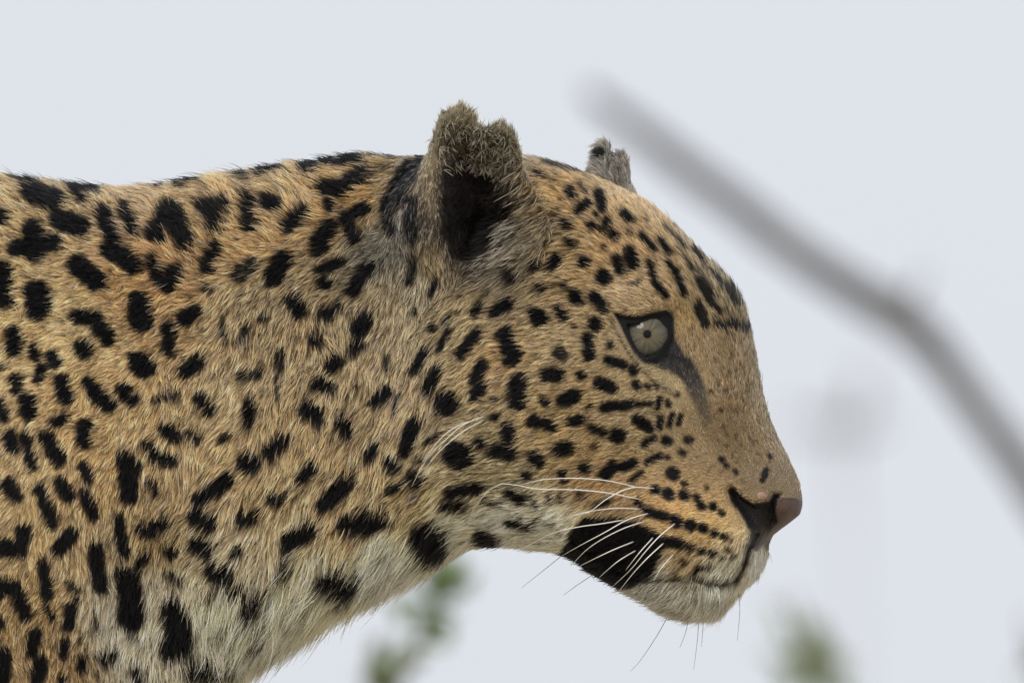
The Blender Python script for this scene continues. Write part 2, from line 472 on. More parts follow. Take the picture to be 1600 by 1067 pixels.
# ------------------------------------------------------------------ leopard: coat pattern
# spots as capsules in the near flank: x1, y1, x2, y2, radius
SPOTS = """
30 272 48 274 9;50 275 72 276 4;50 300 85 312 17;120 290 148 288 14;126 305 128 312 8;0 337 3 338 12;25 387 85 380 14;52 360 55 395 17;92 342 125 355 17
160 330 175 370 11;194 323 208 360 10;176 368 182 374 9;172 388 210 415 15;122 414 150 440 17;4 425 4 468 15;58 458 60 480 20;218 472 220 500 18
122 495 150 498 13;152 508 170 530 12;248 286 252 286 7;280 282 308 276 9;408 268 434 258 9;240 365 262 325 14;268 330 288 375 17;244 366 246 369 12
318 322 345 322 14;330 320 333 352 13;385 312 388 352 12;419 316 422 318 15;334 388 322 418 11;237 402 248 438 10;262 445 272 425 13;430 432 442 405 16
478 262 500 248 10;511 250 514 250 8;530 252 562 246 9;578 236 598 239 5;605 240 645 232 6;545 285 565 270 12;508 292 528 295 14;514 318 516 326 7
470 330 450 355 12;540 340 552 370 12;555 332 572 325 10;515 355 497 388 13;575 418 550 452 11;500 422 535 408 8;507 440 510 444 10
21 520 22 548 12;52 545 56 556 9;80 558 86 566 10;65 575 59 592 8;130 542 132 548 13;23 592 27 608 10;43 625 44 645 13;0 630 8 652 8;0 574 2 574 4
95 595 103 622 12;138 596 150 615 10;150 615 170 634 12;192 608 206 624 11;216 565 226 575 17;88 658 99 653 9;131 665 131 690 12;16 682 20 698 11
38 683 50 730 8;73 683 92 718 11;288 497 304 488 13;262 512 265 550 10;292 578 310 565 13;314 622 328 640 11;390 632 388 658 10;260 672 272 680 12
345 688 354 678 5;455 472 470 485 13;508 489 512 491 12;493 530 496 533 11;560 512 570 502 14;552 546 560 536 10;518 570 528 562 12;500 600 512 605 13
480 640 494 648 15;535 660 542 672 12;586 628 605 610 9;620 618 615 640 4;14 758 24 775 12;95 753 106 775 10;131 728 138 748 8;132 772 146 803 10
63 765 82 815 10;195 720 208 728 14;200 735 202 772 15;232 750 245 770 7;186 812 193 862 9;220 828 235 832 9;240 820 258 818 8;92 858 112 835 12
35 830 38 832 12;2 855 30 858 14;38 835 28 855 10;150 858 156 915 12;68 880 74 930 9;217 880 228 872 7;-5 912 22 920 13;22 920 40 960 11;200 905 205 965 20
75 950 80 965 6;110 950 107 975 10;56 990 50 1018 10;100 1003 100 1022 7;130 1025 127 1045 7;160 1030 174 1022 8;63 1035 58 1067 12;6 1025 2 1065 13;98 1058 98 1066 6;1 970 1 978 6
270 955 285 1000 20;265 1015 290 1000 17;332 893 352 900 14;362 923 378 923 9;305 1045 330 1045 15;214 1052 218 1056 9
228 692 240 708 8;242 712 268 720 11;386 722 389 725 16;420 706 440 688 12;338 764 355 750 12;310 780 325 772 11;307 806 325 818 13;428 778 432 780 13
378 810 395 804 11;265 858 268 860 12;308 852 322 860 12;367 867 376 858 6;450 848 482 828 14;440 875 445 885 6;442 892 445 895 10
585 695 575 712 8;488 730 470 748 9;605 720 616 732 8;647 662 632 705 11;646 745 649 748 14;543 752 507 788 13;605 768 622 762 6;540 818 595 814 14;562 821 574 818 20
510 905 545 910 18;540 928 542 934 11;665 840 675 858 24;752 840 768 848 14;388 952 402 940 13;695 630 700 630 18;665 690 682 680 4;715 711 718 713 24;750 690 752 693 9
705 770 745 764 11;695 790 725 790 8;758 783 776 790 5;773 651 775 653 7;793 668 793 688 11;776 704 796 710 14;812 596 808 628 15;850 626 852 628 8;882 626 900 618 12;920 635 922 635 5
945 636 985 632 9;833 658 862 666 10;895 658 910 655 9;926 668 944 676 7;964 680 968 681 13;874 703 888 700 12;836 714 844 722 11;912 730 916 732 10;945 742 958 728 11
972 730 990 724 9;824 741 826 744 8;877 740 882 742 7;881 752 884 752 5;796 770 814 782 9;830 775 840 795 4;856 772 862 782 4;876 774 878 780 5;795 814 825 827 6;835 818 842 810 4;935 788 955 780 5
752 475 741 490 7;776 486 795 474 11;841 493 844 496 15;746 520 718 555 10;790 522 800 560 15;703 515 684 546 6;674 511 677 513 6;702 493 690 507 3;663 550 645 580 7;682 580 667 608 10
754 570 742 590 11;752 602 745 615 12;769 623 774 623 5;680 442 672 460 4;646 485 648 489 4;843 448 846 450 9;880 445 882 448 6;900 465 903 467 12;930 465 943 480 11;930 505 932 508 11
873 482 881 495 8;918 527 921 556 10;858 586 870 585 13;907 585 910 588 9;938 598 956 606 11;950 562 975 570 8;988 575 991 580 8;994 600 997 603 8;1011 602 1014 604 5;1025 602 1026 605 4
995 632 1018 630 4;1031 622 1028 638 5;1043 627 1045 632 5;996 655 1014 668 10;1032 653 1030 668 6;1051 648 1045 665 5;1064 650 1060 664 4;1006 694 1022 684 6;1041 688 1044 690 8;1012 722 1032 712 6
1050 739 1053 741 11;985 752 1003 738 4;890 295 895 306 9;906 287 916 300 3;905 330 917 318 9;936 303 942 325 9;931 333 933 338 4;883 350 886 353 9;869 328 862 345 3;925 353 928 356 8;950 345 944 358 8
975 334 987 344 8;958 367 961 370 9;891 378 894 381 9;870 404 865 416 11;912 408 914 411 10;835 412 838 415 10;795 429 799 432 11;942 433 945 436 13;965 406 970 422 10;984 395 990 412 11;836 268 850 276 3
1004 368 1024 390 6;1033 375 1046 395 6;1016 410 1024 440 6;1026 444 1042 465 6;1044 410 1056 428 5;1058 425 1070 460 7;1010 342 1012 344 3
1024 764 1027 766 8;1043 771 1046 773 10;1069 772 1072 774 9;1088 776 1098 792 6;1113 790 1116 792 7;1127 800 1130 802 5;996 784 1008 796 6;1012 798 1042 808 8;1054 813 1060 815 10;1078 820 1081 822 10;1097 824 1100 826 8;1116 831 1118 833 6;1131 838 1134 840 6
1040 845 1064 850 9;1075 854 1079 856 8;1095 860 1098 862 6;1112 863 1115 865 6;1137 857 1139 858 3;1128 872 1130 872 3;1145 870 1147 870 3;1127 717 1130 719 5;1134 726 1136 728 4;1148 735 1151 738 3;1203 711 1204 714 3
640 265 610 318 15;604 330 612 362 9;640 315 642 372 10;655 245 645 275 6
"""
FUZZY = """
378 268 380 270 13;372 432 395 412 13;322 448 326 454 9;240 626 275 615 8;295 680 310 684 10;375 588 405 584 9;385 510 376 532 8;348 500 352 535 5;409 495 413 500 7;437 550 437 575 9;431 590 435 625 5
528 476 531 479 8;605 556 605 575 6;108 912 122 920 7;119 933 121 938 6;148 961 152 985 4;262 895 277 908 9;315 936 335 930 5;342 992 348 994 6;350 1048 358 1050 11;392 1010 412 1000 9;448 973 455 970 6
876 550 879 554 12;954 537 955 541 7;1059 615 1060 618 4;1074 686 1077 688 7;1064 706 1068 708 6;1095 440 1110 465 8;1110 471 1114 476 6;1138 450 1152 475 6;1092 480 1102 508 8;1140 505 1168 515 6;1085 388 1100 410 4;1040 355 1072 386 4
1118 508 1136 512 4;850 252 920 270 5;1000 440 985 444 4;205 998 212 996 6;1197 735 1191 750 5;646 400 640 440 8;1120 480 1128 490 4;570 285 600 262 3;1070 400 1085 425 3;1115 425 1130 445 4;860 278 866 282 3;740 643 742 645 4
"""
BROWN = """
222 875 224 877 9;127 990 124 1005 4;555 606 557 608 5;657 717 660 719 5;646 776 648 778 6;928 697 930 698 6;906 772 909 775 8;897 508 898 509 4;875 310 877 312 4;983 363 985 365 5;944 386 946 388 5
1043 714 1046 716 5;1070 754 1072 756 5;1067 755 1069 757 5;1104 761 1105 763 4;1143 844 1145 844 3;1069 876 1072 878 6;1054 891 1056 893 4;1090 884 1112 886 4;52 378 54 382 5;265 362 268 368 6;719 458 716 466 3;854 372 856 376 4;1125 640 1128 642 3;1110 610 1112 612 3
"""
def parse(s):
    return [tuple(map(float, q.split())) for line in s.strip().splitlines() for q in line.split(';') if q.strip()]
SPOTS, FUZZY, BROWN = parse(SPOTS), parse(FUZZY), parse(BROWN)
EARPIT = [(685, 300), (687, 262), (712, 250), (745, 256), (782, 276), (806, 306), (812, 345), (800, 384), (760, 398), (724, 410), (699, 400), (686, 350)]
EARTOP = [(690, 215), (712, 196), (742, 206), (765, 214), (790, 212), (800, 250), (812, 290), (790, 300), (765, 275), (730, 255), (694, 262)]
EARFRONT = [(790, 212), (812, 245), (834, 300), (852, 335), (855, 380), (822, 420), (770, 428), (735, 425), (775, 395), (796, 350), (790, 300)]
FOREHEAD = [(1040, 350), (1075, 378), (1110, 412), (1142, 450), (1172, 515), (1150, 528), (1120, 515), (1090, 500), (1084, 470), (1090, 440), (1076, 410)]
LIPCORNER = [(912, 806), (935, 808), (962, 806), (985, 812), (1004, 820), (1030, 832), (1042, 850), (1034, 870), (1022, 898), (992, 916), (962, 922), (935, 905), (903, 886), (874, 868), (882, 850), (890, 832)]
TEAR = [(1036, 505), (1046, 484), (1053, 496), (1053, 526), (1066, 550), (1084, 568), (1096, 592), (1106, 625), (1112, 660), (1100, 668), (1088, 640), (1070, 600), (1046, 580), (1012, 568), (1004, 562), (1024, 556), (1035, 540)]
EYERIM = [(957, 486), (975, 492), (1000, 494), (1018, 489), (1040, 484), (1051, 494), (1053, 528), (1043, 558), (1027, 567), (1008, 567), (993, 557), (980, 532), (969, 508)]
NOSEPAD = [(1180, 786), (1200, 783), (1208, 772), (1226, 776), (1243, 776), (1256, 782), (1256, 806), (1236, 824), (1212, 846), (1196, 850), (1184, 860), (1172, 858), (1174, 832)]
# coat colour as seen, chin darkened for its downward shade: x, y, r, g, b
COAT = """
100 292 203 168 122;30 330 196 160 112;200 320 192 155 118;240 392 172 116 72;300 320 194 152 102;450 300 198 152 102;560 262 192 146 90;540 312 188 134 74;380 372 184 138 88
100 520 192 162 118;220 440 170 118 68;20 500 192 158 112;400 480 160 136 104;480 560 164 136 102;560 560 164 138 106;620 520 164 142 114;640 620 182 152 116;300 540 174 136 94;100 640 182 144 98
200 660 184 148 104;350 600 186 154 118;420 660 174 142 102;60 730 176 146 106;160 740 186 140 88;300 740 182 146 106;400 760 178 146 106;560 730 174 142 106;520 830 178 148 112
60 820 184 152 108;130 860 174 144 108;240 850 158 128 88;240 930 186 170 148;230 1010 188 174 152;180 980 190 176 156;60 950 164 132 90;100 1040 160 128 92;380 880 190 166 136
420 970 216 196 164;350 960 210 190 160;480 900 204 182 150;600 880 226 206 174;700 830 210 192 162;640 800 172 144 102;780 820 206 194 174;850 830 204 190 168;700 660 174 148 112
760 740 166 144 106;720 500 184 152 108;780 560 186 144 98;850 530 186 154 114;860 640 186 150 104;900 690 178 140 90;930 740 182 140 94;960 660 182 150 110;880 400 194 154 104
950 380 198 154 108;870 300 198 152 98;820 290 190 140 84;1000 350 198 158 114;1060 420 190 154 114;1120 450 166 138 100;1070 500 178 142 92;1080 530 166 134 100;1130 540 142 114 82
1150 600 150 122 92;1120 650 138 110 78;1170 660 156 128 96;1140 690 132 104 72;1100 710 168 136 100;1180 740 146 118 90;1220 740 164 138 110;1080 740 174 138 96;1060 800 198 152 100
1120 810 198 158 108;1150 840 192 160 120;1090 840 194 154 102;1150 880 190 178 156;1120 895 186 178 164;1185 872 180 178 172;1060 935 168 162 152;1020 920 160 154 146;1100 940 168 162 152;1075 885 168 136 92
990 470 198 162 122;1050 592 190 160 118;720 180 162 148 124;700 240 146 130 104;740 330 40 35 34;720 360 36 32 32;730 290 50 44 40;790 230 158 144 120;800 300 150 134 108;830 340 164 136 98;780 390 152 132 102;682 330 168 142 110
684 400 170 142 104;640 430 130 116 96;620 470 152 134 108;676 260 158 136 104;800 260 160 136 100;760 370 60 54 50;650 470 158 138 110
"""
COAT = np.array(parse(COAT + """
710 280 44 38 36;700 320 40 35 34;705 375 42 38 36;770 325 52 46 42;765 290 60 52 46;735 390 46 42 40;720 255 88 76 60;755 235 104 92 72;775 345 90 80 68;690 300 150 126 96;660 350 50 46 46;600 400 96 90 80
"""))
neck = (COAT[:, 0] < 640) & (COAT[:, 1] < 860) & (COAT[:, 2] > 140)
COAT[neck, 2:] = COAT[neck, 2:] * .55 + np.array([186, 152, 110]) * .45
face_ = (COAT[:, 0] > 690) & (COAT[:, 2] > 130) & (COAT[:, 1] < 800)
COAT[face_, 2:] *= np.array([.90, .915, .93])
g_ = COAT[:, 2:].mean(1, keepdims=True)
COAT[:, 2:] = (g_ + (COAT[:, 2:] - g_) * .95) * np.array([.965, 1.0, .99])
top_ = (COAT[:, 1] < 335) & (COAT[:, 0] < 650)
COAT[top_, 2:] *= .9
# hair: x, y, direction right, direction down, length mm, lift degrees
FLOW = np.array(parse("""
1200 690 -.3 -1 2.5 12;1235 750 -.3 -1 1.6 12;1150 600 -.3 -1 4 14;1110 450 -.7 -.7 7 20;1000 360 -.8 -.6 7.5 20;900 300 -1 -.3 8 20;1080 530 -.3 -1 4 14;1090 620 -.3 -.8 3 12;1000 455 -1 -.3 7 22
1000 600 -1 .25 5.5 16;900 600 -1 .1 8 18;800 560 -1 .25 10 18;720 540 -.8 .6 10 20;660 560 -.6 .9 13 25;800 700 -1 .3 10 18;900 720 -1 .2 8 18;1100 800 -1 .15 4 14;1160 800 -1 .1 2.5 12;1150 880 -.6 .8 5 22;1185 872 -.2 1 4 20
1060 940 -.7 .7 9 32;1110 940 -.3 1 8 32;940 860 -.75 .65 9 20;780 830 -1 .3 11 20;660 860 -.6 .8 17 26;560 900 -.5 .85 20 28;450 960 -.5 .85 22 28;350 1030 -.3 1 22 28;250 1000 -.2 1 18 24;200 900 0 1 16 22
500 700 -.55 .85 16 24;350 800 -.6 .8 17 24;500 550 -.35 .95 15 27;400 560 -.4 .9 15 27;300 650 -.6 .7 14 24;560 420 -.7 .6 13 27;450 300 -.9 -.5 14 30;560 260 -.85 -.55 13 32;300 320 -.8 -.6 15 28;100 300 -.85 -.5 14 26
50 450 -1 .1 13 24;200 500 -.8 .4 13 24;100 600 -.8 .5 12 22;60 750 -.6 .8 11 22;60 900 -.3 1 11 22;150 850 -.2 1 12 22;60 1050 -.1 1 11 22;690 200 -.2 -1 7 30;720 172 .1 -1 8 35;790 205 .3 -1 8 35;672 300 -.2 1 5 20;676 240 -.2 .8 5 20;740 330 -.4 -.3 8 30
710 300 .3 -.6 7 25;800 300 -1 .55 15 38;840 350 -1 .7 17 38;780 390 -1 .6 16 38;680 350 -.1 1 7 22;620 350 -.3 1 9 24;630 440 .05 1 13 26;850 270 -1 .3 9 22;955 260 -.2 -1 6 25;985 280 .1 -1 5 25;620 300 -.5 .8 9 24
"""))


def mirror_near(p):
    """map points of the far flank onto the near flank"""
    px = 800 + p[:, 0] / K
    cy = centre_y(px)
    lat = p[:, 1] - cy
    an = yaw_at(px)
    q = p.copy()
    far = lat > 0
    q[far, 0] -= (2 * lat * np.sin(an) * np.cos(an))[far]
    q[far, 1] -= (2 * lat * np.cos(an) ** 2)[far]
    return q, far


# spots for the flank outside the photograph: rosettes of short strokes
r2 = np.random.default_rng(21)
EXTRA = []
gx_, gy_ = np.meshgrid(np.arange(-2850, -30, 92), np.arange(300, 1950, 88))
for x, y in zip(gx_.ravel() + r2.normal(0, 16, gx_.size), gy_.ravel() + r2.normal(0, 16, gx_.size)):
    if x > -30:
        continue
    if y > 1150:
        EXTRA.append((x, y, x + r2.uniform(-8, 8), y + r2.uniform(-16, 16), r2.uniform(9, 16)))
    elif x < -330:
        a0 = r2.uniform(0, 6.28)
        for k in range(r2.integers(3, 5)):
            a1 = a0 + k * 1.7 + r2.uniform(-.2, .2)
            EXTRA.append((x + 27 * math.cos(a1), y + 27 * math.sin(a1), x + 27 * math.cos(a1 + .7), y + 27 * math.sin(a1 + .7), r2.uniform(8, 12)))
for x in np.arange(-350, -10, 54):                     # the shoulder just outside the photograph goes on as inside it
    for y in np.arange(290, 1160, 62):
        q_ = (x + r2.normal(0, 11), y + r2.normal(0, 13))
        EXTRA.append((*q_, q_[0] + r2.normal(0, 7), q_[1] + r2.uniform(4, 24), r2.uniform(8, 14)))
for t_ in np.linspace(0, 1, 26):                       # rings of the tail
    q_ = catmull(np.array([(-2780, 520), (-2950, 640), (-3150, 900), (-3260, 1250), (-3380, 1560), (-3620, 1700), (-3820, 1620)]), 26)[int(t_ * 25)]
    EXTRA += [(q_[0] - 30, q_[1] + r2.normal(0, 8), q_[0] + 5, q_[1] + r2.normal(0, 8), 14), (q_[0] + 35, q_[1] + r2.normal(0, 14), q_[0] + 50, q_[1], 12)]
for y in np.arange(1030, 1960, 70):
    for x in np.arange(-20, 300, 62):
        if y > 1085:
            EXTRA.append((x + r2.normal(0, 10), y + r2.normal(0, 10), x + r2.normal(0, 10), y + 12 + r2.normal(0, 10), r2.uniform(8, 13)))


def idw(x, y, tab, cols, soft=22.0, power=2.2):
    out = np.zeros((len(x), len(cols)))
    for s in range(0, len(x), 60000):
        d2 = (x[s:s + 60000, None] - tab[None, :, 0]) ** 2 + (y[s:s + 60000, None] - tab[None, :, 1]) ** 2 + soft ** 2
        w = d2 ** -power
        w /= w.sum(1, keepdims=True)
        out[s:s + 60000] = w @ tab[:, cols]
    return out


def cover(x, y, caps, edge):
    """0..1 how far inside any capsule"""
    c = np.zeros(len(x))
    order = np.argsort(x)
    xs = x[order]
    for x1, y1, x2, y2, r in caps:
        m = r + 8
        lo, hi = np.searchsorted(xs, [min(x1, x2) - m, max(x1, x2) + m])
        k = order[lo:hi]
        if not len(k):
            continue
        k = k[(y[k] > min(y1, y2) - m) & (y[k] < max(y1, y2) + m)]
        if len(k):
            c[k] = np.maximum(c[k], sstep(edge, -edge, seg_dist(x[k], y[k], x1, y1, x2, y2) - r))
    return c


BLACK = np.array([0.006, 0.0058, 0.0065])
def coat(p, n, jitter=None):
    """pattern at points p: colour (linear albedo), bare mask, px, py"""
    q, farside = mirror_near(p)
    x, y = to_px(q)
    fx_, fy_ = to_px(p)
    farside_pre = farside & (np.hypot(fx_ - 934, fy_ - 240) < 16)
    x = np.where(farside & (fy_ < 300) & (fx_ > 900) & (fx_ < 1010) & (p[:, 1] > .01), fx_, x)
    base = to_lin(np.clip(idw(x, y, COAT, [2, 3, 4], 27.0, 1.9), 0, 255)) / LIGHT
    fe = farside & (fy_ < 305) & (fx_ > 905) & (fx_ < 1010) & (p[:, 1] > .01)
    if fe.any():
        g = np.interp(fx_[fe], [930, 945, 962, 975, 986], [.50, .34, .20, .24, .44])
        base[fe] = .8 * g[:, None] * np.array([1, .90, .74]) * (1 + .35 * vnoise(p[fe] / .003, 77))[:, None]
    # out of the frame the belly and inner legs are pale
    pale = sstep(1020, 1260, y + 0.0 * x) * (x < -150) * sstep(1500, 1300, y)
    base = base * (1 - pale[:, None] * .8) + np.array([.55, .5, .42]) * pale[:, None] * .8
    mott = vnoise(p / 0.006, 31)
    base *= (1 + 0.10 * mott)[:, None]
    base *= 1 + np.array([0.02, -0.02, -0.07])[None] * vnoise(p / 0.03, 32)[:, None]
    wx = x + 3.0 * vnoise(p / 0.0045, 41) + 2.4 * vnoise(p / 0.0016, 43)
    wy = y + 3.0 * vnoise(p / 0.0045, 42) + 2.4 * vnoise(p / 0.0016, 44)
    face = sstep(820, 960, x)
    wx = wx * (1 - .6 * face) + x * .6 * face
    wy = wy * (1 - .6 * face) + y * .6 * face
    blk = np.maximum(cover(wx, wy, [(a_, b_, c_, d_, r_ * (1.0 if a_ < 700 else .95) + (1.3 if a_ < 700 else .2)) for a_, b_, c_, d_, r_ in SPOTS], 3.2), cover(wx, wy, EXTRA, 2.0))
    blk = np.maximum(blk, sstep(3, -3, poly_sd(wx, wy, LIPCORNER)))
    fz = cover(wx, wy, FUZZY, 4.0) * np.clip(1.1 + .5 * vnoise(p / 0.0022, 45), 0, 1)
    fz = np.where(x > 1080, np.clip(fz * 1.5, 0, 1), fz)
    br = cover(wx, wy, BROWN, 3.0)
    tear = sstep(6, -4, poly_sd(wx, wy, TEAR)) * np.interp(y, [560, 600, 665], [1.0, .93, .4])
    rim_ = sstep(2.5, -1.5, poly_sd(x, y, EYERIM))
    mouth = np.exp(-(line_dist(wx, wy, MOUTH) / 6.0) ** 2)
    mouth2 = .8 * np.exp(-(line_dist(wx, wy, MOUTH2[:4]) / 8.0) ** 2)
    c = base
    # pale ridge of the lower lid and the fold below it
    lid = .7 * np.exp(-(line_dist(wx, wy, LID_LINE) / 2.4) ** 2)
    fold = np.exp(-(line_dist(x, y, [(a + -3, b_ + 6) for a, b_ in LID_LINE]) / 2.2) ** 2)
    freck = sstep(.42, .62, vnoise(p / 0.0026, 51)) * sstep(1085, 1120, x) * sstep(470, 500, y) * sstep(770, 700, y) * .55
    c = c * (1 - freck[:, None]) + np.array([.05, .035, .022]) * freck[:, None]
    c = c * (1 - br[:, None]) + np.array([.055, .026, .014]) * br[:, None]
    c = c * (1 - fz[:, None]) + np.array([.02, .018, .016]) * fz[:, None]
    fl_ = .85 * sstep(.34, .55, vnoise(p / 0.0042, 46)) * np.exp(-((x - 470) / 130) ** 2 - ((y - 520) / 110) ** 2)
    c = c * (1 - fl_[:, None]) + np.array([.028, .022, .018]) * fl_[:, None]
    fringe = np.clip(4 * blk * (1 - blk), 0, 1) * .5
    c = c * (1 - fringe[:, None]) + np.array([.085, .05, .028]) * fringe[:, None]
    c = c * (1 - blk[:, None]) + BLACK * blk[:, None]
    c = c * (1 - .75 * fold[:, None]) + np.array([.04, .025, .015]) * .75 * fold[:, None]
    tearc = np.array([.045, .043, .046]) * (1 + .8 * vnoise(p / .002, 57))[:, None]
    c = c * (1 - tear[:, None]) + tearc * tear[:, None]
    c = c * (1 - rim_[:, None]) + np.array([.009, .009, .011]) * rim_[:, None]
    c = c * (1 - lid[:, None]) + np.array([.50, .40, .28]) * lid[:, None]
    mm = np.maximum(mouth, mouth2)
    c = c * (1 - mm[:, None]) + np.array([.03, .024, .026]) * mm[:, None]
    # bare skin of the nose
    npad = sstep(3, -3, poly_sd(x, y, NOSEPAD))
    pink = np.array([.105, .06, .046]) * (1 + .25 * vnoise(p / 0.004, 61))[:, None]
    dark = np.array([.05, .035, .035])
    up = sstep(8, 24, np.hypot(x - 1229, (y - 795) * .9)) * .85
    pc = pink * (1 - up[:, None]) + dark * up[:, None]
    c = c * (1 - npad[:, None]) + pc * npad[:, None]
    pit = sstep(9, -9, poly_sd(wx, wy, EARPIT))
    c = c * (1 - pit[:, None]) + np.array([.017, .0145, .014]) * (1 + .6 * vnoise(p / .002, 58))[:, None] * pit[:, None]
    griz = sstep(-.2, .22, vnoise(p / 0.0021, 53)) * np.maximum(.75 * sstep(8, -10, poly_sd(wx, wy, EARTOP)), np.maximum(.6 * sstep(8, -10, poly_sd(wx, wy, EARFRONT)), .8 * sstep(10, -12, poly_sd(wx, wy, FOREHEAD))))
    c = c * (1 - griz[:, None]) + np.array([.022, .018, .015]) * griz[:, None]
    pocket = .8 * np.exp(-(line_dist(x, y, [(634, 322), (623, 343), (622, 372), (634, 396)]) / 4.0) ** 2)
    c = c * (1 - pocket[:, None]) + np.array([.33, .31, .30]) * pocket[:, None]
    tick = sstep(3, -3, np.hypot(x - 936, y - 238) - 11) * farside_pre
    c = c * (1 - tick[:, None]) + BLACK * tick[:, None]
    nost = sstep(4.0, -4.0, poly_sd(wx, wy, NOSTRIL))
    c = c * (1 - nost[:, None]) + np.array([.008, .007, .008]) * nost[:, None]
    bump = np.exp(-(((x - 1191) / 8) ** 2 + ((y - 774) / 6) ** 2))
    c = c * (1 - bump[:, None]) + np.array([.36, .20, .155]) * bump[:, None]
    eyein = poly_sd(x, y, EYE_OPEN) < 3.0
    bare = np.maximum.reduce([npad, nost, bump > .4, eyein, mouth > .7])
    return np.clip(c, 0.004, .9), bare, x, y, farside


cv, bare_v, _, _, _ = coat(BV, BN)
cattr = me.attributes.new('coat', 'FLOAT_COLOR', 'POINT')
cv = cv * np.where(bare_v > .3, 1.0, .5 + .35 * sstep(.45, .75, cv.mean(1)))[:, None]        # skin under the fur painted darker, so gaps between hairs look shaded
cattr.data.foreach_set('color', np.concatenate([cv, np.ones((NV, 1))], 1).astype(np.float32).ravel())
battr = me.attributes.new('bare', 'FLOAT', 'POINT')
battr.data.foreach_set('value', bare_v.astype(np.float32))

m_skin = bpy.data.materials.new('leopard_skin')
m_skin.use_nodes = True
t = m_skin.node_tree
pb = t.nodes['Principled BSDF']
at = t.nodes.new('ShaderNodeAttribute'); at.attribute_name = 'coat'
t.links.new(at.outputs['Color'], pb.inputs['Base Color'])
ab = t.nodes.new('ShaderNodeAttribute'); ab.attribute_name = 'bare'
mr = t.nodes.new('ShaderNodeMapRange')
mr.inputs['To Min'].default_value = 0.85
mr.inputs['To Max'].default_value = 0.38
t.links.new(ab.outputs['Fac'], mr.inputs['Value'])
t.links.new(mr.outputs['Result'], pb.inputs['Roughness'])
pn = t.nodes.new('ShaderNodeTexVoronoi'); pn.inputs['Scale'].default_value = 900
tcn = t.nodes.new('ShaderNodeTexCoord')
t.links.new(tcn.outputs['Object'], pn.inputs['Vector'])
bpn = t.nodes.new('ShaderNodeBump'); bpn.inputs['Strength'].default_value = 0.7; bpn.inputs['Distance'].default_value = 0.0010
t.links.new(pn.outputs['Distance'], bpn.inputs['Height'])
t.links.new(bpn.outputs['Normal'], pb.inputs['Normal'])
pb.inputs['Specular IOR Level'].default_value = 0.3
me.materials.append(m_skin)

# ------------------------------------------------------------------ leopard: fur
def fur_material(name, rough=.35):
    m = bpy.data.materials.new(name)
    m.use_nodes = True
    t = m.node_tree
    t.nodes.clear()
    o = t.nodes.new('ShaderNodeOutputMaterial')
    h = t.nodes.new('ShaderNodeBsdfHairPrincipled')
    h.parametrization = 'COLOR'
    h.inputs['IOR'].default_value = 1.25
    h.inputs['Roughness'].default_value = rough
    h.inputs['Radial Roughness'].default_value = 0.55
    h.inputs['Random Roughness'].default_value = 0.2
    a_ = t.nodes.new('ShaderNodeAttribute'); a_.attribute_name = 'tint'
    t.links.new(a_.outputs['Color'], h.inputs['Color'])
    d = t.nodes.new('ShaderNodeBsdfPrincipled')        # opaque share of the strand: shadows between the tufts stay dark
    d.inputs['Roughness'].default_value = .55
    d.inputs['Specular IOR Level'].default_value = .12
    t.links.new(a_.outputs['Color'], d.inputs['Base Color'])
    mx = t.nodes.new('ShaderNodeMixShader')
    mx.inputs[0].default_value = .62
    t.links.new(h.outputs[0], mx.inputs[1]); t.links.new(d.outputs[0], mx.inputs[2])
    t.links.new(mx.outputs[0], o.inputs['Surface'])
    return m


